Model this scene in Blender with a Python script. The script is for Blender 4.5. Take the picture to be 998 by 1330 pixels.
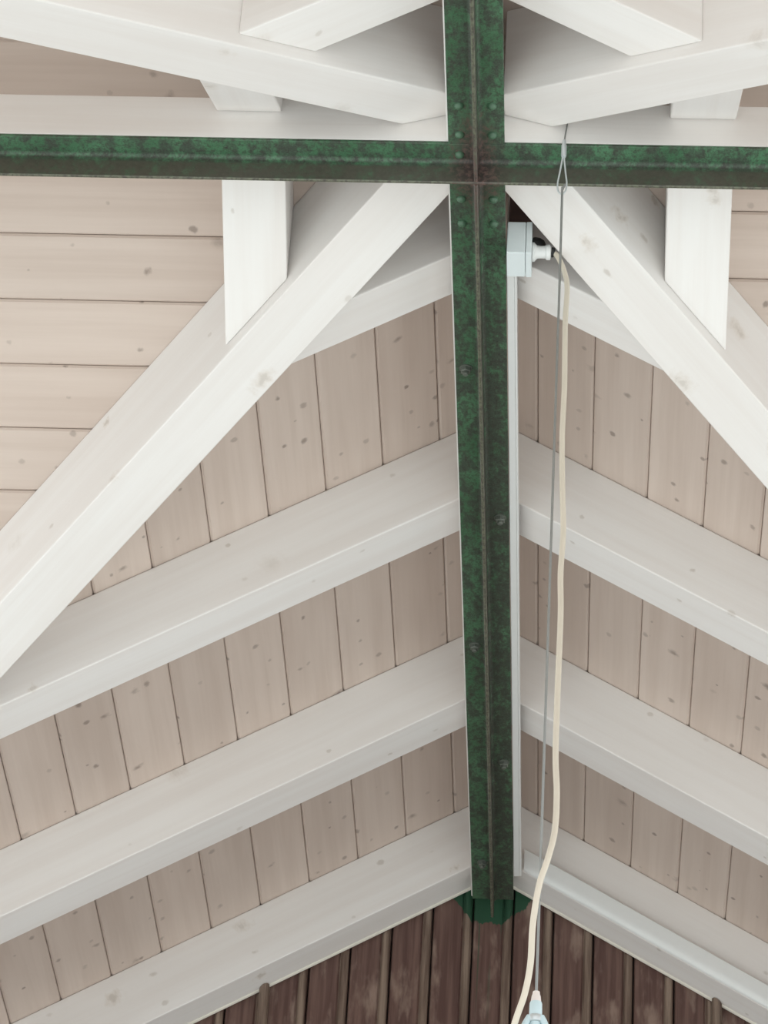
import bpy, bmesh, math, random
from mathutils import Matrix, Vector
random.seed(7)
for o in list(bpy.data.objects): bpy.data.objects.remove(o)
sc = bpy.context.scene
COL = sc.collection

# ------------------------------------------------------------------ camera
# metres; x right, y towards the gable, z up; origin = crossing of the two steel beams (underside of flange)
F_PX = 4503.33
CAM = Vector((0.2262, -4.7312, -4.0395))
PITCH, YAW, ROLL = map(math.radians, (34.628, -4.2402, 3.7978))
fwd = Vector((math.sin(YAW)*math.cos(PITCH), math.cos(YAW)*math.cos(PITCH), math.sin(PITCH)))
rgt0 = Vector((math.cos(YAW), -math.sin(YAW), 0)); up0 = rgt0.cross(fwd)
rgt = math.cos(ROLL)*rgt0 + math.sin(ROLL)*up0
upv = -math.sin(ROLL)*rgt0 + math.cos(ROLL)*up0
cd = bpy.data.cameras.new('camera'); cam = bpy.data.objects.new('camera', cd); COL.objects.link(cam)
cd.sensor_fit = 'VERTICAL'; cd.sensor_height = 36.0; cd.lens = F_PX*36.0/1330.0
cd.clip_start = .05; cd.clip_end = 200
cam.matrix_world = Matrix(((rgt.x, upv.x, -fwd.x, CAM.x), (rgt.y, upv.y, -fwd.y, CAM.y), (rgt.z, upv.z, -fwd.z, CAM.z), (0, 0, 0, 1)))
sc.camera = cam

# ------------------------------------------------------------------ light
w = bpy.data.worlds.new('overcast_sky'); sc.world = w; w.use_nodes = True
w.node_tree.nodes['Background'].inputs[0].default_value = (0.95, 0.98, 1.0, 1)
w.node_tree.nodes['Background'].inputs[1].default_value = 1.45
sd = bpy.data.lights.new('sun', 'SUN'); sun = bpy.data.objects.new('sun', sd); COL.objects.link(sun)
sd.energy = 3.3; sd.angle = math.radians(8); sd.color = (1.0, 0.985, 0.96)
sun.rotation_euler = Vector((0.25, -1.0, 0.85)).to_track_quat('Z', 'Y').to_euler()
vs = sc.view_settings
vs.view_transform = 'Standard'; vs.look = 'None'; vs.gamma = 1.0; vs.use_curve_mapping = False
vs.exposure = 0.05

# ------------------------------------------------------------------ measures
S = 0.594                      # roof slope
A, B = 0.0978, 0.2763          # ridge height of rafter undersides and of the boards
RW, VW = 0.117, 0.1182         # rafter and valley widths
Y2, Y3, Y4, Y5, YN = 0.3443, 1.141, 1.9284, 2.7047, -0.4688
XL, XR = -0.4106, 0.401
YW = Y5 + RW                   # face of the gable wall
CS = 1/math.sqrt(1+S*S); SN = S*CS
EAVE = 1.75; ARM = 2.4
FLOOR_Z = -5.7

# ------------------------------------------------------------------ helpers
MW = {}
def place(o, M, parent=None):
    MW[o.name] = M
    if parent is not None:
        o.parent = parent
        o.matrix_basis = MW[parent.name].inverted() @ M
    else:
        o.matrix_basis = M
def tag(o, label=None, cat=None, group=None, kind=None):
    if label: o['label'] = label
    if cat: o['category'] = cat
    if group: o['group'] = group
    if kind: o['kind'] = kind
    return o
def empty(name, loc):
    o = bpy.data.objects.new(name, None); COL.objects.link(o); o.empty_display_size = .05
    place(o, Matrix.Translation(Vector(loc))); return o
def frame(origin, xa, ya):
    x = Vector(xa).normalized(); y = Vector(ya); y = (y - x*y.dot(x)).normalized(); z = x.cross(y)
    return Matrix(((x.x, y.x, z.x, origin[0]), (x.y, y.y, z.y, origin[1]), (x.z, y.z, z.z, origin[2]), (0, 0, 0, 1)))
def mesh(name, verts, faces, M, mats, parent=None, smooth=False, bevel=0, fmat=None, seg=2):
    """verts in world metres; stored in the frame M so that textures follow the piece"""
    Mi = M.inverted()
    me = bpy.data.meshes.new(name)
    me.from_pydata([tuple(Mi @ Vector(v)) for v in verts], [], faces)
    bm = bmesh.new(); bm.from_mesh(me); bmesh.ops.recalc_face_normals(bm, faces=bm.faces); bm.to_mesh(me); bm.free()
    for m in (mats if isinstance(mats, (list, tuple)) else [mats]): me.materials.append(m)
    if fmat:
        for i, f in enumerate(me.polygons): f.material_index = fmat[i]
    if smooth:
        for f in me.polygons: f.use_smooth = True
        try: me.set_sharp_from_angle(angle=math.radians(40))
        except Exception: pass
    o = bpy.data.objects.new(name, me); COL.objects.link(o)
    place(o, M, parent)
    if bevel:
        b = o.modifiers.new('edge', 'BEVEL'); b.width = bevel; b.segments = seg; b.limit_method = 'ANGLE'; b.angle_limit = math.radians(25)
    return o
def prism(plan, zb, zt, tops=None):
    """vertical prism over a plan polygon, zb/zt functions of (x, y)"""
    n = len(plan)
    v = [(x, y, zb(x, y)) for x, y in plan] + [(x, y, zt(x, y)) for x, y in plan]
    f = [tuple(range(n))] + [(i, (i+1) % n, n+(i+1) % n, n+i) for i in range(n)]
    f += [tuple(n+i for i in t) for t in tops] if tops else [tuple(range(n, 2*n))]
    return v, f
def box(x0, x1, y0, y1, z0, z1):
    v = [(x0, y0, z0), (x1, y0, z0), (x1, y1, z0), (x0, y1, z0), (x0, y0, z1), (x1, y0, z1), (x1, y1, z1), (x0, y1, z1)]
    return v, [(0, 1, 2, 3), (4, 5, 6, 7), (0, 1, 5, 4), (1, 2, 6, 5), (2, 3, 7, 6), (3, 0, 4, 7)]
def join(*parts):
    V, Fc = [], []
    for v, f in parts:
        k = len(V); V += v; Fc += [tuple(i+k for i in q) for q in f]
    return V, Fc
def extrude(profile, p0, p1, ua, va):
    """profile (u, v) list swept straight from p0 to p1"""
    p0, p1, ua, va = Vector(p0), Vector(p1), Vector(ua), Vector(va); n = len(profile)
    v = [tuple(p0+ua*a+va*b) for a, b in profile] + [tuple(p1+ua*a+va*b) for a, b in profile]
    return v, [tuple(range(n)), tuple(range(n, 2*n))] + [(i, (i+1) % n, n+(i+1) % n, n+i) for i in range(n)]
def lathe(pts, c, axis, n=24):
    """pts (r, h) along axis from c"""
    ax = Vector(axis).normalized(); t = Vector((0, 0, 1)) if abs(ax.z) < .9 else Vector((1, 0, 0))
    u = ax.cross(t).normalized(); w_ = ax.cross(u); c = Vector(c); V = []; Fc = []
    for r, h in pts:
        for k in range(n):
            a = 2*math.pi*k/n
            V.append(tuple(c+ax*h+(u*math.cos(a)+w_*math.sin(a))*r))
    for i in range(len(pts)-1):
        for k in range(n):
            Fc.append((i*n+k, i*n+(k+1) % n, (i+1)*n+(k+1) % n, (i+1)*n+k))
    Fc.append(tuple(range(n))); Fc.append(tuple((len(pts)-1)*n+k for k in range(n)))
    return V, Fc
def spline(pts, n=8):
    P = [Vector(p) for p in pts]; P = [2*P[0]-P[1]] + P + [2*P[-1]-P[-2]]; out = []
    for i in range(1, len(P)-2):
        for k in range(n):
            t = k/n; a, b, c, d = P[i-1:i+3]
            out.append(.5*((2*b)+(c-a)*t+(2*a-5*b+4*c-d)*t*t+(3*b-a-3*c+d)*t**3))
    out.append(P[-2]); return out
def tube(path, r, n=10, closed=False):
    P = [Vector(p) for p in path]; V = []; Fc = []; m = len(P); u = None
    for i in range(m):
        if closed: t = (P[(i+1) % m]-P[i-1]).normalized()
        else: t = (P[min(i+1, m-1)]-P[max(i-1, 0)]).normalized()
        if u is None: u = t.cross(Vector((.31, .9, .2))).normalized()
        u = (u-t*u.dot(t)).normalized(); w_ = t.cross(u)
        rr = r[i] if isinstance(r, (list, tuple)) else r
        for k in range(n):
            a = 2*math.pi*k/n; V.append(tuple(P[i]+(u*math.cos(a)+w_*math.sin(a))*rr))
    for i in range(m if closed else m-1):
        j = (i+1) % m
        for k in range(n): Fc.append((i*n+k, i*n+(k+1) % n, j*n+(k+1) % n, j*n+k))
    if not closed: Fc += [tuple(range(n)), tuple((m-1)*n+k for k in range(n))]
    return V, Fc

# ------------------------------------------------------------------ materials
class NT:
    def __init__(s, name):
        s.m = bpy.data.materials.new(name); s.m.use_nodes = True; s.t = s.m.node_tree
        s.b = s.t.nodes['Principled BSDF']
    def n(s, typ, **kw):
        nd = s.t.nodes.new(typ)
        for k, v in kw.items(): setattr(nd, k, v)
        return nd
    def put(s, sock, v):
        if isinstance(v, bpy.types.NodeSocket): s.t.links.new(v, sock)
        else: sock.default_value = v
    def math(s, op, a, b=0.0, c=None, clamp=False):
        nd = s.n('ShaderNodeMath', operation=op, use_clamp=clamp); s.put(nd.inputs[0], a); s.put(nd.inputs[1], b)
        if c is not None: s.put(nd.inputs[2], c)
        return nd.outputs[0]
    def vec(s, op, a, b):
        nd = s.n('ShaderNodeVectorMath', operation=op); s.put(nd.inputs[0], a); s.put(nd.inputs[1], b)
        return nd.outputs[1] if op in ('LENGTH', 'DISTANCE', 'DOT_PRODUCT') else nd.outputs[0]
    def ramp(s, v, lo, hi, a=0.0, b=1.0):
        nd = s.n('ShaderNodeMapRange', interpolation_type='SMOOTHSTEP'); s.put(nd.inputs[0], v)
        for i, q in zip((1, 2, 3, 4), (lo, hi, a, b)): nd.inputs[i].default_value = q
        return nd.outputs[0]
    def noise(s, v, scale, detail=4, rough=.55):
        nd = s.n('ShaderNodeTexNoise'); s.put(nd.inputs['Vector'], v); nd.inputs['Scale'].default_value = scale
        nd.inputs['Detail'].default_value = detail; nd.inputs['Roughness'].default_value = rough; return nd.outputs[0]
    def mix(s, fac, a, b):
        nd = s.n('ShaderNodeMix', data_type='RGBA'); s.put(nd.inputs[0], fac)
        for i, q in ((6, a), (7, b)): s.put(nd.inputs[i], (*q, 1) if isinstance(q, tuple) and len(q) == 3 else q)
        return nd.outputs[2]
    def out(s, col, rough=.6, spec=.3, bump=None, strength=.3, dist=.002, metal=0):
        s.put(s.b.inputs['Base Color'], (*col, 1) if isinstance(col, tuple) else col)
        s.put(s.b.inputs['Roughness'], rough); s.b.inputs['Specular IOR Level'].default_value = spec
        s.b.inputs['Metallic'].default_value = metal
        if bump is not None:
            nd = s.n('ShaderNodeBump'); nd.inputs['Strength'].default_value = strength; nd.inputs['Distance'].default_value = dist
            s.put(nd.inputs['Height'], bump); s.t.links.new(nd.outputs[0], s.b.inputs['Normal'])
        return s.m

def wood(name, base, grain, knot, gstr=.35, kprob=.5, kstr=.6, tone=.05, rough=.55, specks=.3, kf=(6.5, 5.2, .075, 11, 13, .085)):
    t = NT(name)
    tc = t.n('ShaderNodeTexCoord').outputs['Object']; rnd = t.n('ShaderNodeObjectInfo').outputs['Random']
    off = t.n('ShaderNodeCombineXYZ')
    for i, k in enumerate((37.0, 11.0, 23.0)): t.put(off.inputs[i], t.math('MULTIPLY', rnd, k))
    p = t.vec('ADD', tc, off.outputs[0])
    g1 = t.noise(t.vec('MULTIPLY', p, (1.2, 26, 26)), 1.0, 5)
    g2 = t.noise(t.vec('MULTIPLY', p, (5, 170, 170)), 1.0, 3)
    lg = t.noise(t.vec('MULTIPLY', p, (1.6, 6, 6)), 1.0, 2)
    sx = t.n('ShaderNodeSeparateXYZ'); t.put(sx.inputs[0], p)
    yz = t.math('ADD', sx.outputs[1], sx.outputs[2])
    warp = t.noise(t.vec('MULTIPLY', p, (75, 45, 45)), 1.0, 3)
    def knots(fx, fy, r, prob):
        cb = t.n('ShaderNodeCombineXYZ'); t.put(cb.inputs[0], t.math('MULTIPLY', sx.outputs[0], fx)); t.put(cb.inputs[1], t.math('MULTIPLY', yz, fy))
        vo = t.n('ShaderNodeTexVoronoi', voronoi_dimensions='2D', feature='F1'); vo.inputs['Scale'].default_value = 1.0
        t.put(vo.inputs['Vector'], cb.outputs[0])
        sc_ = t.n('ShaderNodeSeparateColor'); t.put(sc_.inputs[0], vo.outputs['Color'])
        on = t.math('LESS_THAN', sc_.outputs[0], prob)
        rr = t.math('MULTIPLY_ADD', sc_.outputs[1], r, r*.45)
        d = t.math('DIVIDE', t.math('ADD', vo.outputs['Distance'], t.math('MULTIPLY', t.math('SUBTRACT', warp, .5), r*2.2)), rr)
        body = t.math('MULTIPLY', on, t.ramp(d, .35, 1.1, 1, 0))
        core = t.math('MULTIPLY', on, t.ramp(d, .05, .55, 1, 0))
        st = t.math('MULTIPLY_ADD', sc_.outputs[2], .7, .3)
        return t.math('MULTIPLY', body, st), t.math('MULTIPLY', core, st)
    kb, kc = knots(kf[0], kf[1], kf[2], kprob)
    sb, _ = knots(kf[3], kf[4], kf[5], specks)
    gg = t.math('ADD', t.math('MULTIPLY', t.ramp(g1, .35, .72), .6), t.math('MULTIPLY', g2, .4))
    c = t.mix(t.math('MULTIPLY', gg, gstr), base, grain)
    c = t.mix(t.math('MULTIPLY', t.ramp(lg, .45, .75), gstr*.5), c, grain)
    c = t.mix(t.math('MULTIPLY', kb, kstr*.55, clamp=True), c, knot)
    c = t.mix(t.math('MULTIPLY', kc, kstr*.5, clamp=True), c, tuple(x*.55 for x in knot))
    c = t.mix(t.math('MULTIPLY', sb, kstr*.75, clamp=True), c, tuple(x*.7 for x in knot))
    hs = t.n('ShaderNodeHueSaturation'); t.put(hs.inputs['Color'], c); t.put(hs.inputs['Value'], t.math('MULTIPLY_ADD', rnd, tone*2, 1-tone))
    h = t.math('ADD', t.math('MULTIPLY', g1, .5), t.math('MULTIPLY', g2, .5))
    return t.out(hs.outputs[0], rough, .25, h, .25, .0015)

M_WHITE = wood('white_stained_timber', (.855, .832, .812), (.735, .675, .635), (.60, .51, .42), gstr=.52, kprob=.45, kstr=.62, tone=.012, specks=.16, kf=(3.6, 5.0, .095, 8, 12, .065))
M_BOARD = wood('whitewashed_boards', (.665, .562, .497), (.505, .40, .34), (.23, .17, .14), gstr=.60, kprob=.42, kstr=.85, tone=.035, specks=.5)
# green paint slopped onto the planks where the steel beam meets the wall, with drips
def slop(t, c):
    pos = t.n('ShaderNodeNewGeometry').outputs['Position']
    sx = t.n('ShaderNodeSeparateXYZ'); t.put(sx.inputs[0], pos)
    wob = t.noise(t.vec('MULTIPLY', pos, (30, 0, 11)), 1, 3, .55)
    ax = t.math('ABSOLUTE', t.math('ADD', sx.outputs[0], .006))
    low = t.math('ADD', t.math('MULTIPLY', t.math('SUBTRACT', wob, .5), .075), t.math('MULTIPLY_ADD', t.math('POWER', ax, 2.0), 7.5, -.034))
    blob = t.ramp(t.math('SUBTRACT', sx.outputs[2], low), -.002, .003)
    blob = t.math('MULTIPLY', blob, t.ramp(ax, .10, .112, 1, 0))
    dn = t.noise(t.vec('MULTIPLY', pos, (75, 0, 1.2)), 1, 1)
    drip = t.math('MULTIPLY', t.math('MULTIPLY', t.ramp(dn, .60, .65), t.ramp(ax, .05, .075, 1, 0)), t.ramp(sx.outputs[2], -.36, -.05, 0, .6))
    return t.mix(t.math('MAXIMUM', blob, drip), c, (.024, .075, .042))

def brown_plank():
    t = NT('brown_stained_planks')
    tc = t.n('ShaderNodeTexCoord').outputs['Object']; rnd = t.n('ShaderNodeObjectInfo').outputs['Random']
    off = t.n('ShaderNodeCombineXYZ'); t.put(off.inputs[0], t.math('MULTIPLY', rnd, 31.0)); t.put(off.inputs[1], t.math('MULTIPLY', rnd, 17.0))
    p = t.vec('ADD', tc, off.outputs[0])
    g = t.noise(t.vec('MULTIPLY', p, (3, 60, 60)), 1, 5); wv = t.noise(t.vec('MULTIPLY', p, (7, 22, 22)), 1, 4)
    c = t.mix(t.ramp(g, .35, .7), (.098, .052, .044), (.165, .098, .080))
    c = t.mix(t.math('MULTIPLY', t.ramp(wv, .50, .72), .85), c, (.29, .205, .165))
    c = slop(t, c)
    return t.out(c, .62, .3, g, .3, .002)
M_BROWN = brown_plank()
def worn_bead():
    t = NT('worn_brown_bead')
    tc = t.n('ShaderNodeTexCoord').outputs['Object']; rnd = t.n('ShaderNodeObjectInfo').outputs['Random']
    off = t.n('ShaderNodeCombineXYZ'); t.put(off.inputs[0], t.math('MULTIPLY', rnd, 31.0))
    p = t.vec('ADD', tc, off.outputs[0]); g = t.noise(t.vec('MULTIPLY', p, (4, 70, 70)), 1, 5)
    return t.out(slop(t, t.mix(t.ramp(g, .32, .68), (.12, .078, .060), (.27, .20, .155))), .6, .3, g, .3, .002)
M_BEAD = worn_bead()

def green_paint(name, grime, tip=False):
    t = NT(name)
    pos = t.n('ShaderNodeTexCoord').outputs['Object']
    n1 = t.noise(t.vec('MULTIPLY', pos, (34, 20, 34)), 1, 8, .74); n2 = t.noise(t.vec('MULTIPLY', pos, (120, 90, 120)), 1, 5, .65)
    n3 = t.noise(t.vec('MULTIPLY', pos, (7, 5, 9)), 1, 3); n4 = t.noise(t.vec('MULTIPLY', pos, (300, 300, 300)), 1, 3)
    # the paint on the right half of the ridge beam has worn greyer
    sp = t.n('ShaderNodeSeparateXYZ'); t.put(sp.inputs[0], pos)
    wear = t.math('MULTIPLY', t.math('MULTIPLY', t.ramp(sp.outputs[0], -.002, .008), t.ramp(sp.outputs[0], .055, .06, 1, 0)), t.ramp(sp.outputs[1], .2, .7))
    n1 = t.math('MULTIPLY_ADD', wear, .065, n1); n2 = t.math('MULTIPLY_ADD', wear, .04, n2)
    c = t.mix(t.ramp(n3, .35, .65), (.056, .145, .075), (.090, .215, .118))
    c = t.mix(t.math('MULTIPLY', t.ramp(n1, .52-grime*.12, .66-grime*.1), .88), c, (.052, .060, .048))
    c = t.mix(t.math('MULTIPLY', t.ramp(n2, .50-grime*.06, .64), .7), c, (.045, .041, .034))
    c = t.mix(t.math('MULTIPLY', t.ramp(n4, .56, .70), .4), c, (.13, .19, .13))
    c = t.mix(t.math('MULTIPLY', t.ramp(n4, .44, .32), .55), c, (.018, .020, .018))
    if tip:     # grey-brown on the web below the green root fillet
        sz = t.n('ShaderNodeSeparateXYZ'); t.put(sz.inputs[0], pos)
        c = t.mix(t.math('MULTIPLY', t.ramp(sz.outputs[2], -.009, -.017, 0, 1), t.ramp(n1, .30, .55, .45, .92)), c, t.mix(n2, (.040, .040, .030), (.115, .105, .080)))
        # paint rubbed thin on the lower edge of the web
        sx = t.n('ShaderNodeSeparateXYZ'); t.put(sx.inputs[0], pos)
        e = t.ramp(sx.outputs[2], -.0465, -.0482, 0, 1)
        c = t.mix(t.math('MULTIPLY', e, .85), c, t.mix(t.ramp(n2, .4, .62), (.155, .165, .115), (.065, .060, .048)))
    # rust bleeding out of the riveted crossing
    d = t.vec('LENGTH', t.vec('MULTIPLY', pos, (1.5, .55, .6)), (0, 0, 0))
    rust = t.math('MULTIPLY', t.ramp(t.math('ADD', d, t.math('MULTIPLY', t.math('SUBTRACT', n1, .5), .22)), .02, .09, 1, 0), .85)
    c = t.mix(rust, c, t.mix(t.ramp(n2, .4, .65), (.050, .034, .034), (.170, .100, .088)))
    return t.out(c, t.ramp(n1, .4, .65, .33, .55), .5, t.math('ADD', t.math('MULTIPLY', n1, .5), t.math('MULTIPLY', n2, .5)), .55, .0014)
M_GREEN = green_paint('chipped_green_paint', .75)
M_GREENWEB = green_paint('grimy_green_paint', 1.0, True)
def plain(name, col, rough=.45, spec=.4, metal=0, var=.08, scale=60):
    t = NT(name); p = t.n('ShaderNodeTexCoord').outputs['Object']; n = t.noise(p, scale, 3)
    return t.out(t.mix(n, tuple(x*(1-var) for x in col), tuple(min(1, x*(1+var)) for x in col)), rough, spec, metal=metal)
M_PLASTIC = plain('white_plastic', (.80, .81, .80), .35, .5, var=.02)
M_BOXBLUE = plain('pale_grey_plastic', (.70, .76, .77), .4, .5, var=.02)
M_IVORY = plain('ivory_cable_sheath', (.68, .615, .51), .45, .4, var=.05, scale=25)
M_BLACK = plain('black_rubber', (.02, .02, .02), .5, .4)
M_WIRE = plain('steel_wire', (.30, .31, .30), .4, .5, .6)
M_ZINC = plain('zinc_ferrule', (.62, .66, .67), .35, .5, .5)
M_LAMP = plain('pale_blue_enamel', (.55, .67, .70), .3, .5, 0, .08, 40)
M_CAULK = plain('cream_sealant', (.70, .66, .585), .6, .2, var=.1, scale=30)
M_DARKBROWN = plain('dark_brown', (.17, .11, .10), .7, .2, var=.25, scale=40)
M_RIVET = plain('green_rivet_paint', (.078, .155, .094), .35, .5, var=.3, scale=150)
M_BOLT = plain('worn_bolt_steel', (.15, .165, .14), .4, .5, .2, .4, 150)
M_DECK = plain('roof_underlay', (.05, .04, .035), .9, .1)
M_FLOOR = plain('pale_paving', (.63, .655, .64), .8, .2, var=.1, scale=1.5)

# ------------------------------------------------------------------ the setting
v, f = box(-30, 30, -30, 30, FLOOR_Z-.2, FLOOR_Z)
tag(mesh('floor', v, f, Matrix.Translation((0, 0, FLOOR_Z)), M_FLOOR), 'pale paved floor far below the roof', 'floor', kind='structure')

PITCHB = .1335
def slope(axis, sx, sy, first, label):
    """one boarded roof slope. axis 'y': boards run along the ridge; sx = side of that ridge, sy = arm"""
    end = (2.9 if sy > 0 else ARM) if axis == 'y' else ARM
    def P(u, t, n):                 # u down the slope, t along the ridge, n out of the room
        h = u*CS + n*SN; z = B - u*SN + n*CS
        return (sx*h, sy*t, z) if axis == 'y' else (sy*t, sx*h, z)
    ta = Vector((0, sy, 0)) if axis == 'y' else Vector((sy, 0, 0))
    ua = Vector((sx*CS, 0, -SN)) if axis == 'y' else Vector((0, sx*CS, -SN))
    umax = EAVE/CS
    # underlay above the boards
    vv = []
    for n in (.0205, .05):          # mitred at ridge and valley
        vv += [P(-n*S, 0, n), P(umax, umax*CS+n*SN, n), P(umax, end, n), P(-n*S, end, n)]
    ff = [(0, 1, 2, 3), (4, 5, 6, 7)] + [(i, (i+1) % 4, 4+(i+1) % 4, 4+i) for i in range(4)]
    ce = mesh('ceiling', vv, ff, Matrix.Translation(P(0.0, end, .021)), M_DECK)
    tag(ce, label, 'ceiling', kind='structure')
    edges = [0.0]; u = first
    while u < umax-.02: edges.append(u); u += PITCHB
    edges.append(umax)
    g, c = .0008, .0039
    for u0, u1 in zip(edges[:-1], edges[1:]):
        a, b = u0+g, u1-g
        prof = [(a, c), (a+c, 0), (b-c, 0), (b, c), (b, .02), (a, .02)]
        prof = [(uu if (u0 > 0 or k_ in (1, 2, 3, 4)) else -nn*S, nn) for k_, (uu, nn) in enumerate(prof)]
        vv = [P(uu, uu*CS+nn*SN+.0008, nn) for uu, nn in prof] + [P(uu, end, nn) for uu, nn in prof]
        ff = [tuple(range(6)), tuple(range(6, 12))] + [(i, (i+1) % 6, 6+(i+1) % 6, 6+i) for i in range(6)]
        mesh('board', vv, ff, frame(P((u0+u1)/2, u1*CS, 0), ta, ua), M_BOARD, ce)
slope('y', -1, 1, .118, 'whitewashed roof boards left of the ridge, running lengthwise to the brown gable')
slope('y', 1, 1, .1175, 'whitewashed roof boards right of the ridge, running lengthwise to the brown gable')
slope('x', 1, -1, .1125, 'whitewashed roof boards at left, running parallel to the green cross beam')
slope('x', 1, 1, .042, 'whitewashed roof boards at right edge, running parallel to the green cross beam')
slope('x', -1, -1, .118, 'shaded roof boards above the green cross beam at upper left')
slope('x', -1, 1, .118, 'shaded roof boards above the green cross beam at upper right')
slope('y', -1, -1, .118, 'roof boards behind the short rafter at top left')
slope('y', 1, -1, .118, 'roof boards behind the short rafter at top right')

# gable wall: a dark backing with one object per beaded plank
vb = [(-EAVE, FLOOR_Z), (EAVE, FLOOR_Z), (EAVE, B-.001-S*EAVE), (0, B-.001), (-EAVE, B-.001-S*EAVE)]
v, f = extrude(vb, (0, YW+.024, 0), (0, YW+.06, 0), (1, 0, 0), (0, 0, 1))
wall = tag(mesh('wall_end', v, f, Matrix.Translation((0, YW+.024, FLOOR_Z)), M_DECK), 'brown beaded plank gable wall below the last white rafters', 'wall', kind='structure')
for sx_, nm in ((-1, 'left'), (1, 'right')):  # unseen side walls, added to darken the roof boards near the gable
    v, f = box(min(sx_*EAVE, sx_*(EAVE+.08)), max(sx_*EAVE, sx_*(EAVE+.08)), EAVE+.06, YW+.06, FLOOR_Z, B-S*EAVE-.06)
    tag(mesh('wall_'+nm, v, f, frame((sx_*EAVE, 2.2, FLOOR_Z), (0, 0, 1), (0, 1, 0)), M_BROWN), 'added side wall to shade the gable arm boards, on the '+nm+', out of frame', 'wall', kind='structure')
PW = .0985
def plank(x0):
    prof = [(.0015, .022), (.0015, .004), (.004, 0), (.070, 0), (.0735, .0035), (.0745, .0035)]
    bead = [(.0855 - .0098*math.cos(q*math.pi/6), .0025 - .0105*math.sin(q*math.pi/6)) for q in range(7)]
    prof = prof + bead + [(.0965, .006), (.0965, .022)]
    n = len(prof); top = lambda x: B-.004-S*abs(x)
    vv = [(x0+a, YW+b, FLOOR_Z) for a, b in prof] + [(x0+a, YW+b, top(x0+a) if b > 0 else A-.006-S*abs(x0+a)) for a, b in prof]
    ff = [tuple(range(n)), tuple(range(n, 2*n))] + [(i, (i+1) % n, n+(i+1) % n, n+i) for i in range(n)]
    fm = [0, 0] + [1 if 5 <= i <= 11 else 0 for i in range(n)]
    mesh('plank', vv, ff, frame((x0+.05, YW, -.5), (0, 0, -1), (1, 0, 0)), [M_BROWN, M_BEAD], wall, fmat=fm)
for k in range(-18, 18):
    x0 = .05 + k*PW - .0
    if abs(x0) < EAVE-.05 and abs(x0+PW) < EAVE-.02: plank(x0)
for bx in (-.546, .546):
    prof = [(.0125*math.cos(q*math.pi/8), -.0265*math.sin(q*math.pi/8)**.8 + .001) for q in range(9)]
    n = len(prof)
    vv = [(bx+a, YW-.0085+b, FLOOR_Z) for a, b in prof] + [(bx+a, YW-.0085+b, A-.0015-S*abs(bx+a)) for a, b in prof]
    ff = [tuple(range(n)), tuple(range(n, 2*n))] + [(i, (i+1) % n, n+(i+1) % n, n+i) for i in range(n)]
    mesh('batten', vv, ff, frame((bx, YW, -.5), (0, 0, -1), (1, 0, 0)), M_BEAD, wall)

# ------------------------------------------------------------------ timber frame
X0L, X0R, Y0 = -.0535, .0465, .0505
def beam(name, plan, zb, zt, M, label, cat, tops=None, group=None, bevel=.0028):
    v, f = prism(plan, zb, zt, tops)
    return tag(mesh(name, v, f, M, M_WHITE, bevel=bevel), label, cat, group)
zbx = lambda x, y: A-S*abs(x)
ztx = lambda x, y: B-.0004-S*abs(x)
zby = lambda x, y: A-S*abs(y)
zty = lambda x, y: B-.0004-S*abs(y)
VH = VW/math.sqrt(2)            # half-strip of a valley along an axis
def rafter_y(side, y0, label, jack=0):
    xs = X0L if side < 0 else X0R
    y1 = y0+RW
    if jack:                    # cut against the valley rafter
        xe0, xe1 = side*(abs(y0)-VH-.0005), side*(abs(y1)-VH-.0005)
    else: xe0 = xe1 = side*EAVE
    plan = [(xs, y0), (xs, y1), (xe1, y1), (xe0, y0)]
    M = frame((xs, y0, A), (side, 0, -S), (0, 1, 0))
    return beam('jack_rafter' if jack == 1 else 'rafter', plan, zbx, ztx, M, label, 'rafter')
rafter_y(-1, Y3, 'white timber rafter left of the ridge, first full rafter below the diagonal valley beam', 2)
rafter_y(1, Y3, 'white timber rafter right of the ridge, first full rafter below the diagonal valley beam', 2)
rafter_y(-1, Y4, 'white timber rafter left of the ridge, one before the gable rafter')
rafter_y(1, Y4, 'white timber rafter right of the ridge, one before the gable rafter')
g1 = rafter_y(-1, Y5, 'white timber rafter left of the ridge against the brown gable wall')
g2 = rafter_y(1, Y5, 'white timber rafter against the brown gable wall, carrying white trunking')
rafter_y(-1, Y2, 'short white rafter left of the ridge, ending behind the left diagonal valley beam', 1)
rafter_y(1, Y2, 'short white rafter right of the ridge, behind the junction box and right valley beam', 1)
rafter_y(-1, YN, 'short white rafter at the top left, running from ridge into upper valley beam', 1)
rafter_y(1, YN, 'short white rafter at the top right, running from ridge into upper valley beam', 1)
def rafter_x(side, xc, label):
    x0, x1 = xc-RW/2, xc+RW/2; ys = side*Y0
    plan = [(x0, ys), (x1, ys), (x1, side*(abs(x1)-VH-.0005)), (x0, side*(abs(x0)-VH-.0005))]
    M = frame((xc, ys, A), (0, side, -S), (1, 0, 0))
    return beam('jack_rafter', plan, zby, zty, M, label, 'rafter')
rafter_x(1, XL, 'short white rafter hanging below the left arm of the green cross beam')
rafter_x(1, XR, 'short white rafter hanging below the right arm of the green cross beam')
rafter_x(-1, XL, 'white rafter end peeping out above the left arm of the cross beam')
rafter_x(-1, XR, 'white rafter end peeping out above the right arm of the cross beam')
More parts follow.
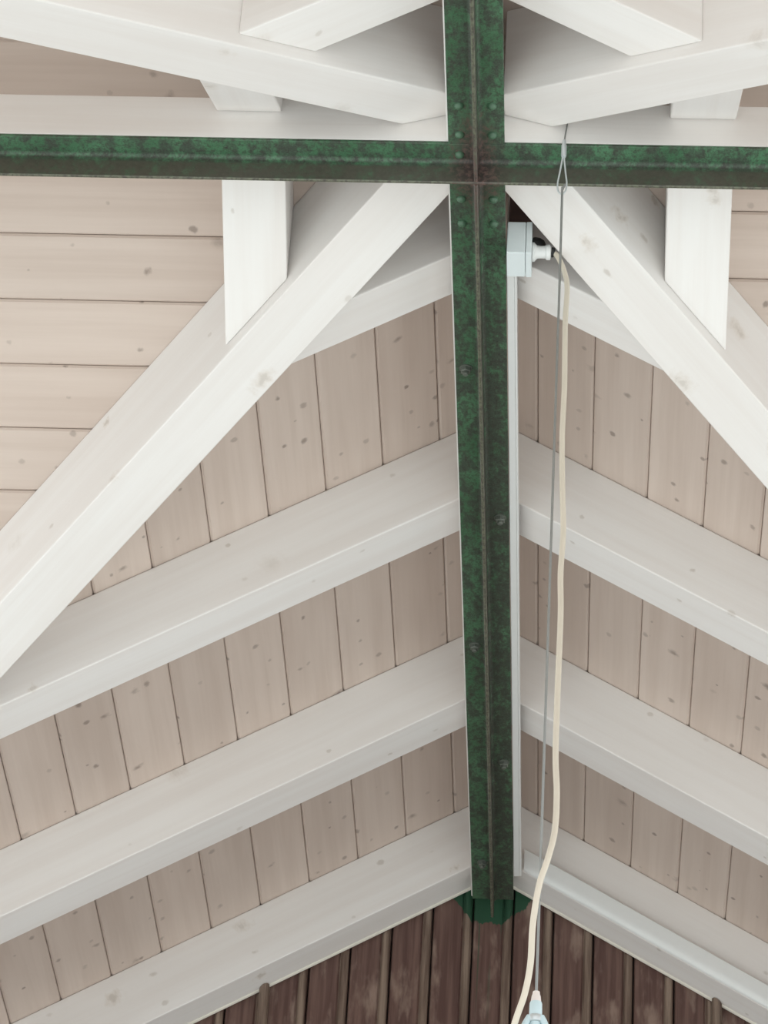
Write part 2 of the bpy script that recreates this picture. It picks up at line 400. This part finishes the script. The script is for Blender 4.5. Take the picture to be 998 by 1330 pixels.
def valley(sx, sy, label):
    xs = -X0L if sx < 0 else X0R
    D = EAVE; h = VH/2
    q = [(xs, xs+VH), (xs, Y0), (Y0+VH, Y0), (D+h, D-h), (D, D), (D-h, D+h)]
    plan = [(sx*x, sy*y) for x, y in q]
    zb = lambda x, y: A-S*(abs(x)+abs(y))/2
    zt = lambda x, y: B-.0006-S*min(abs(x), abs(y))
    # the crease of the top must pass through the corner: add it
    M = frame((sx*.05, sy*.05, A), (sx, sy, -S), (-sy, sx, 0))
    return beam('valley_rafter', plan, zb, zt, M, label, 'beam', tops=[(0, 1, 4, 5), (1, 2, 3, 4)])
valley(-1, 1, 'long white diagonal valley beam descending from the crossing to the lower left')
valley(1, 1, 'long white diagonal valley beam descending from the crossing to the right edge')
valley(-1, -1, 'white valley beam running from the crossing to the top left corner')
valley(1, -1, 'white valley beam running from the crossing to the top right edge')
# ridge timbers lying on the steel
def timber(x0, x1, y0, y1, label, along):
    v, f = box(x0, x1, y0, y1, .0065, .1002)
    M = frame((x0, y0, .0065), (1, 0, 0) if along == 'x' else (0, 1, 0), (0, 1, 0) if along == 'x' else (-1, 0, 0))
    tag(mesh('ridge_timber', v, f, M, M_WHITE, bevel=.002), label, 'timber')
timber(-ARM, ARM, -.05, .05, 'white horizontal ridge timber lying on the green cross beam', 'x')
timber(-.053, .046, .0503, 2.748, 'white ridge timber above the green ridge beam, between crossing and gable', 'y')
timber(-.053, .046, -ARM, -.0503, 'white ridge timber above the green ridge beam, above the crossing', 'y')
# cream sealant along the gable rafters
for g_, sd_, xs in ((g1, -1, X0L), (g2, 1, X0R)):
    prof = [(0, 0), (-.006, 0), (-.005, -.003), (-.003, -.005), (0, -.006)]
    p0 = Vector((xs, YW, A-S*abs(xs)-.0003)); p1 = Vector((sd_*EAVE, YW, A-S*EAVE-.0003))
    v, f = extrude([(a_-.012, b_) for a_, b_ in prof], p0, p1, (0, 1, 0), (0, 0, 1))
    o = mesh('sealant', v, f, frame(p0, p1-p0, (0, 1, 0)), M_CAULK, g_); o['label'] = 'cream sealant line along the wall'

# ------------------------------------------------------------------ steel T beams
T, WT, HW = .006, .0068, .0493
rb = tag(empty('ridge_beam', (0, 0, 0)), 'dark green steel ridge beam with a central web, running down to the gable', 'steel beam')
cb = tag(empty('cross_beam', (0, 0, 0)), 'horizontal green steel beam crossing the ridge beam, paint chipped', 'steel beam')
I4 = Matrix.Identity(4)
def flange(parent, x0, x1, y0, y1):
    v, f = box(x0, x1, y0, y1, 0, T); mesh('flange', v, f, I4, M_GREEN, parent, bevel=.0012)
def web(parent, p0, p1, ua, hw=HW):
    r = .008; h = WT/2
    arc = [(h+r-r*math.sin(q*math.pi/8), -r+r*math.cos(q*math.pi/8)) for q in range(5)]   # root fillet
    right = [(h, -hw+.002), (h-.0015, -hw)]
    prof = [(h+r, 0)] + [(h+r-r*math.sin(q*math.pi/8), -r+r*math.cos(q*math.pi/8)) for q in range(1, 5)] + [(h, -hw+.002), (h-.0018, -hw)]
    prof = prof + [(-a_, b_) for a_, b_ in reversed(prof)]
    prof = [(a_, b_-.0001) for a_, b_ in prof]
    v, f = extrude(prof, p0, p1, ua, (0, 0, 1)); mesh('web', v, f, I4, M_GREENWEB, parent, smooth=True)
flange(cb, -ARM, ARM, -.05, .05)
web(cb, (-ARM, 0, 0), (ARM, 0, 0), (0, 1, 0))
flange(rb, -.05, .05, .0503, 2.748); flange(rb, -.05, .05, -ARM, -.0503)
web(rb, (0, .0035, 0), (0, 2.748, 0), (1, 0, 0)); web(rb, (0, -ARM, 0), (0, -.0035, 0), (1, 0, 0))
def rivet(parent, x, y):
    R = .0088; pts = [(R*math.cos(q*math.pi/12), .0075*math.sin(q*math.pi/12)) for q in range(6)] + [(.0003, .0075)]
    v, f = lathe(pts, (x, y, -.0001), (0, 0, -1), 14); mesh('rivet', v, f, I4, M_RIVET, parent, smooth=True)
for y in (-.153, -.076, .100, .169):
    for x in (-.0295, .0285): rivet(rb, x, y)
rivet(cb, -.0305, -.022)
def bolt(x, y):
    wsh = lathe([(.0128, 0), (.0128, .0018)], (x, y, -.0001), (0, 0, -1), 18)
    hexa = lathe([(.0105, 0), (.0105, .0072), (.0092, .0082)], (x, y, -.0019), (0, 0, -1), 6)
    end = lathe([(.0055, 0), (.0055, .0055), (.0046, .0064)], (x, y, -.0101), (0, 0, -1), 12)
    v, f = join(wsh, hexa, end); mesh('bolt', v, f, I4, M_BOLT, rb)
for x, y in ((-.030, .608), (.032, 1.112), (-.027, 1.6), (.032, 2.093), (-.023, 2.564)): bolt(x, y)

# ------------------------------------------------------------------ electrics
tr = tag(empty('cable_trunking', (.06, .272, .004)), 'narrow white plastic trunking strip running along the right side of the ridge beam', 'trunking')
v, f = box(.0512, .0650, .272, 2.636, .004, .040); mesh('channel', v, f, frame((.06, .272, .02), (0, 1, 0), (-1, 0, 0)), M_PLASTIC, tr, bevel=.001)
v, f = box(.0652, .0695, .272, 2.636, .0055, .040); mesh('cover', v, f, frame((.068, .272, .02), (0, 1, 0), (-1, 0, 0)), M_PLASTIC, tr, bevel=.001)
gt = tag(empty('cable_trunking', (.073, Y5, A)), 'broad white plastic trunking fixed along the face of the right gable rafter', 'trunking')
def gtr(name, o0, o1, d0, d1):
    xa, xb = .074, EAVE
    vv = []
    for x in (xa, xb):
        for o_, d_ in ((o0, d0), (o1, d0), (o1, d1), (o0, d1)): vv.append((x, Y5-d_, A+o_-S*x))
    ff = [(0, 1, 2, 3), (4, 5, 6, 7)] + [(i, (i+1) % 4, 4+(i+1) % 4, 4+i) for i in range(4)]
    mesh(name, vv, ff, frame((xa, Y5, A), (1, 0, -S), (0, 1, 0)), M_PLASTIC, gt, bevel=.003, seg=3)
gtr('channel', .002, .052, .0005, .010)
prof = [(.054, .0102), (.054, .020), (.052, .022), (.022, .022)] + [(.022-.025*math.sin(q*math.pi/10), .0102+.0118*math.cos(q*math.pi/10)) for q in range(1, 6)]
vv = [(x, Y5-d_, A+o_-S*x) for x in (.074, EAVE) for o_, d_ in prof]; n = len(prof)
ff = [tuple(range(n)), tuple(range(n, 2*n))] + [(i, (i+1) % n, n+(i+1) % n, n+i) for i in range(n)]
mesh('cover', vv, ff, frame((.074, Y5, A), (1, 0, -S), (0, 1, 0)), M_PLASTIC, gt, smooth=True)

jb = tag(empty('junction_box', (.0535, .235, -.042)), 'pale plastic junction box with cable gland beside the green ridge beam', 'junction box')
v, f = box(.0530, .0870, .2000, .2710, -.0420, .0310); mesh('box_body', v, f, Matrix.Translation((.07, .235, 0)), M_BOXBLUE, jb, bevel=.002)
v, f = box(.0876, .0985, .1995, .2715, -.0425, .0315); mesh('lid', v, f, Matrix.Translation((.093, .235, 0)), M_BOXBLUE, jb, bevel=.002)
GC = (.0987, .236, -.011)
v, f = lathe([(.018, 0), (.018, .004), (.0155, .006), (.0125, .009), (.0115, .016), (.0120, .024), (.0145, .0265), (.0145, .033), (.012, .0345), (.0062, .0346), (.0062, .030)], GC, (1, .02, .03), 22)
gl = mesh('gland', v, f, Matrix.Translation(GC), M_PLASTIC, jb, smooth=True); gl['label'] = 'white ribbed cable gland'
v, f = lathe([(.0095, 0), (.0095, .004), (.0070, .007)], (.1338, .2365, -.0098), (1, .1, -.1), 18)
mesh('seal', v, f, Matrix.Translation(GC), M_BLACK, jb, smooth=True)
v, f = lathe([(.015, 0), (.016, .004), (.0155, .012), (.012, .020), (.006, .024)], (.0987, .250, .0165), (1, 0, -.15), 20)
pl = mesh('plug', v, f, Matrix.Translation((.0987, .25, .0165)), M_BLACK, jb, smooth=True); pl['label'] = 'black rubber plug'
v, f = box(.0520, .0965, .285, .3438, .028, .20)  # dark brown block filling the space above the junction box
tag(mesh('brown_block', v, f, frame((.07, .3, .03), (0, 0, 1), (1, 0, 0)), M_DARKBROWN, bevel=.002), 'dark brown block above the pale junction box', 'wood block')

# (image point, depth y) turned into positions along the cable
def at(u, v_, y):
    d = fwd + rgt*((u-499)/F_PX) - upv*((v_-665)/F_PX)
    return CAM + d*((y-CAM.y)/d.y)
cab = [(.137, .2365, -.0102), (.146, .234, -.022)]
cab = [Vector(c) for c in cab]
for u, v_, y in [(733, 352, .228), (737, 374, .225), (734.5, 420, .222), (733.5, 500, .215), (730.5, 570, .205), (731, 640, .19), (732, 690, .175), (728.5, 745, .155), (728.5, 800, .13),
                 (724.5, 900, .075), (722, 980, .02), (723.5, 1030, -.015), (721, 1078, -.045), (712, 1115, -.07), (700.5, 1150, -.085), (692.5, 1200, -.092), (689.5, 1250, -.095), (682, 1290, -.095), (668, 1332, -.09), (655, 1390, -.075)]:
    cab.append(at(u, v_, y))
v, f = tube(spline(cab, 8), .0049, 12)
tag(mesh('power_cable', v, f, Matrix.Translation(cab[0]), M_IVORY, smooth=True), 'ivory power cable hanging from the junction box gland past the steel wire', 'cable')

# suspension wire with crimped loop
sw = tag(empty('suspension_wire', (.1555, -.06, .04)), 'thin steel suspension wire with crimped loop hanging over the cross beam', 'wire')
WX, WY = .1555, -.0605
I_s = Matrix.Translation((WX, WY, 0))
v, f = tube(spline([(.1600, -.0505, .052), (.1590, -.0535, .040), (.1570, -.0585, .018), (.1558, -.0600, .0)], 5), .0014, 8); mesh('upper_wire', v, f, I_s, M_WIRE, sw, smooth=True)
v, f = lathe([(.0026, 0), (.0036, .002), (.0038, .010), (.0048, .013), (.0048, .036), (.0038, .039)], (WX, WY, .004), (0, 0, -1), 14); mesh('ferrule', v, f, I_s, M_ZINC, sw, smooth=True)
lp = []
for sgn in (1, -1):
    pts = [(.0012, -.033), (.0022, -.045), (.0056, -.075), (.0080, -.095), (.0072, -.110), (.0040, -.1175), (0, -.1195)]
    seq = [(WX-.0005+sgn*a_-.001*(abs(b_)-.03)*10, WY, b_) for a_, b_ in pts]
    lp += seq if sgn > 0 else list(reversed(seq))[1:]
v, f = tube(spline(lp, 5), .00155, 8); mesh('loop', v, f, I_s, M_ZINC, sw, smooth=True)
hk = [(WX+.0042, WY-.003, -.102), (WX+.0050, WY+.0025, -.104), (WX+.0035, WY+.004, -.113), (WX+.0008, WY+.0005, -.118), (WX-.0004, WY-.0035, -.1185), (WX-.0006, WY-.0038, -.128), (WX-.0004, WY-.003, -.16)]
lowp = [(WX, WY-.002, z) for z in (-.30, -.6, -1.0, -1.35, -1.6725)]
v, f = tube(spline([(WX+.0040, WY-.0036, -.101), (WX+.0022, WY-.0040, -.106), (WX-.0002, WY-.0040, -.113), (WX-.0006, WY-.0038, -.124)] + lowp, 5), .0022, 8)
mesh('lower_wire', v, f, I_s, M_WIRE, sw, smooth=True)

# lamp on the wire, only its neck in view
LZ = -1.671
lm = tag(empty('pendant_lamp', (WX, WY-.002, LZ-.35)), 'pale blue neck of a pendant lamp hanging at the bottom edge', 'lamp')
LM = Matrix.Translation((WX, WY-.002, LZ)); LC = (WX, WY-.002, LZ)
def lz(name, pts, mt, h0=0, n=28):
    v, f = lathe(pts, (LC[0], LC[1], LC[2]-h0), (0, 0, -1), n); return mesh(name, v, f, LM, mt, lm, smooth=True)
lz('cap', [(.0030, 0), (.0052, .001), (.0058, .006), (.0068, .008), (.0078, .017), (.0080, .0185)], plain('pinkish_white_plastic', (.78, .70, .66), .4))
lz('neck', [(.0088, 0), (.0094, .002), (.0098, .018), (.0096, .022)], M_LAMP, .0187)
lz('collar', [(.0100, 0), (.0118, .002), (.0122, .007), (.0118, .011), (.0098, .012)], M_ZINC, .0409)
lz('shoulder', [(.0090, 0), (.0095, .012), (.0120, .022), (.0250, .034), (.0310, .045), (.0320, .06), (.0320, .09)], M_LAMP, .0531)
lz('shade', [(.033, 0), (.045, .01), (.09, .06), (.13, .11), (.14, .15), (.138, .15), (.128, .112), (.088, .062), (.04, .02)], M_LAMP, .1433)
for k in (-1, 1):
    pts = [(LC[0]+k*.0085, LC[1]-.004, LZ-.044), (LC[0]+k*.0125, LC[1]-.005, LZ-.052), (LC[0]+k*.0170, LC[1]-.006, LZ-.064), (LC[0]+k*.0200, LC[1]-.006, LZ-.082), (LC[0]+k*.0205, LC[1]-.006, LZ-.092)]
    v, f = tube(spline(pts, 4), .0052, 10)
    mesh('bracket', v, f, LM, M_LAMP, lm, smooth=True)
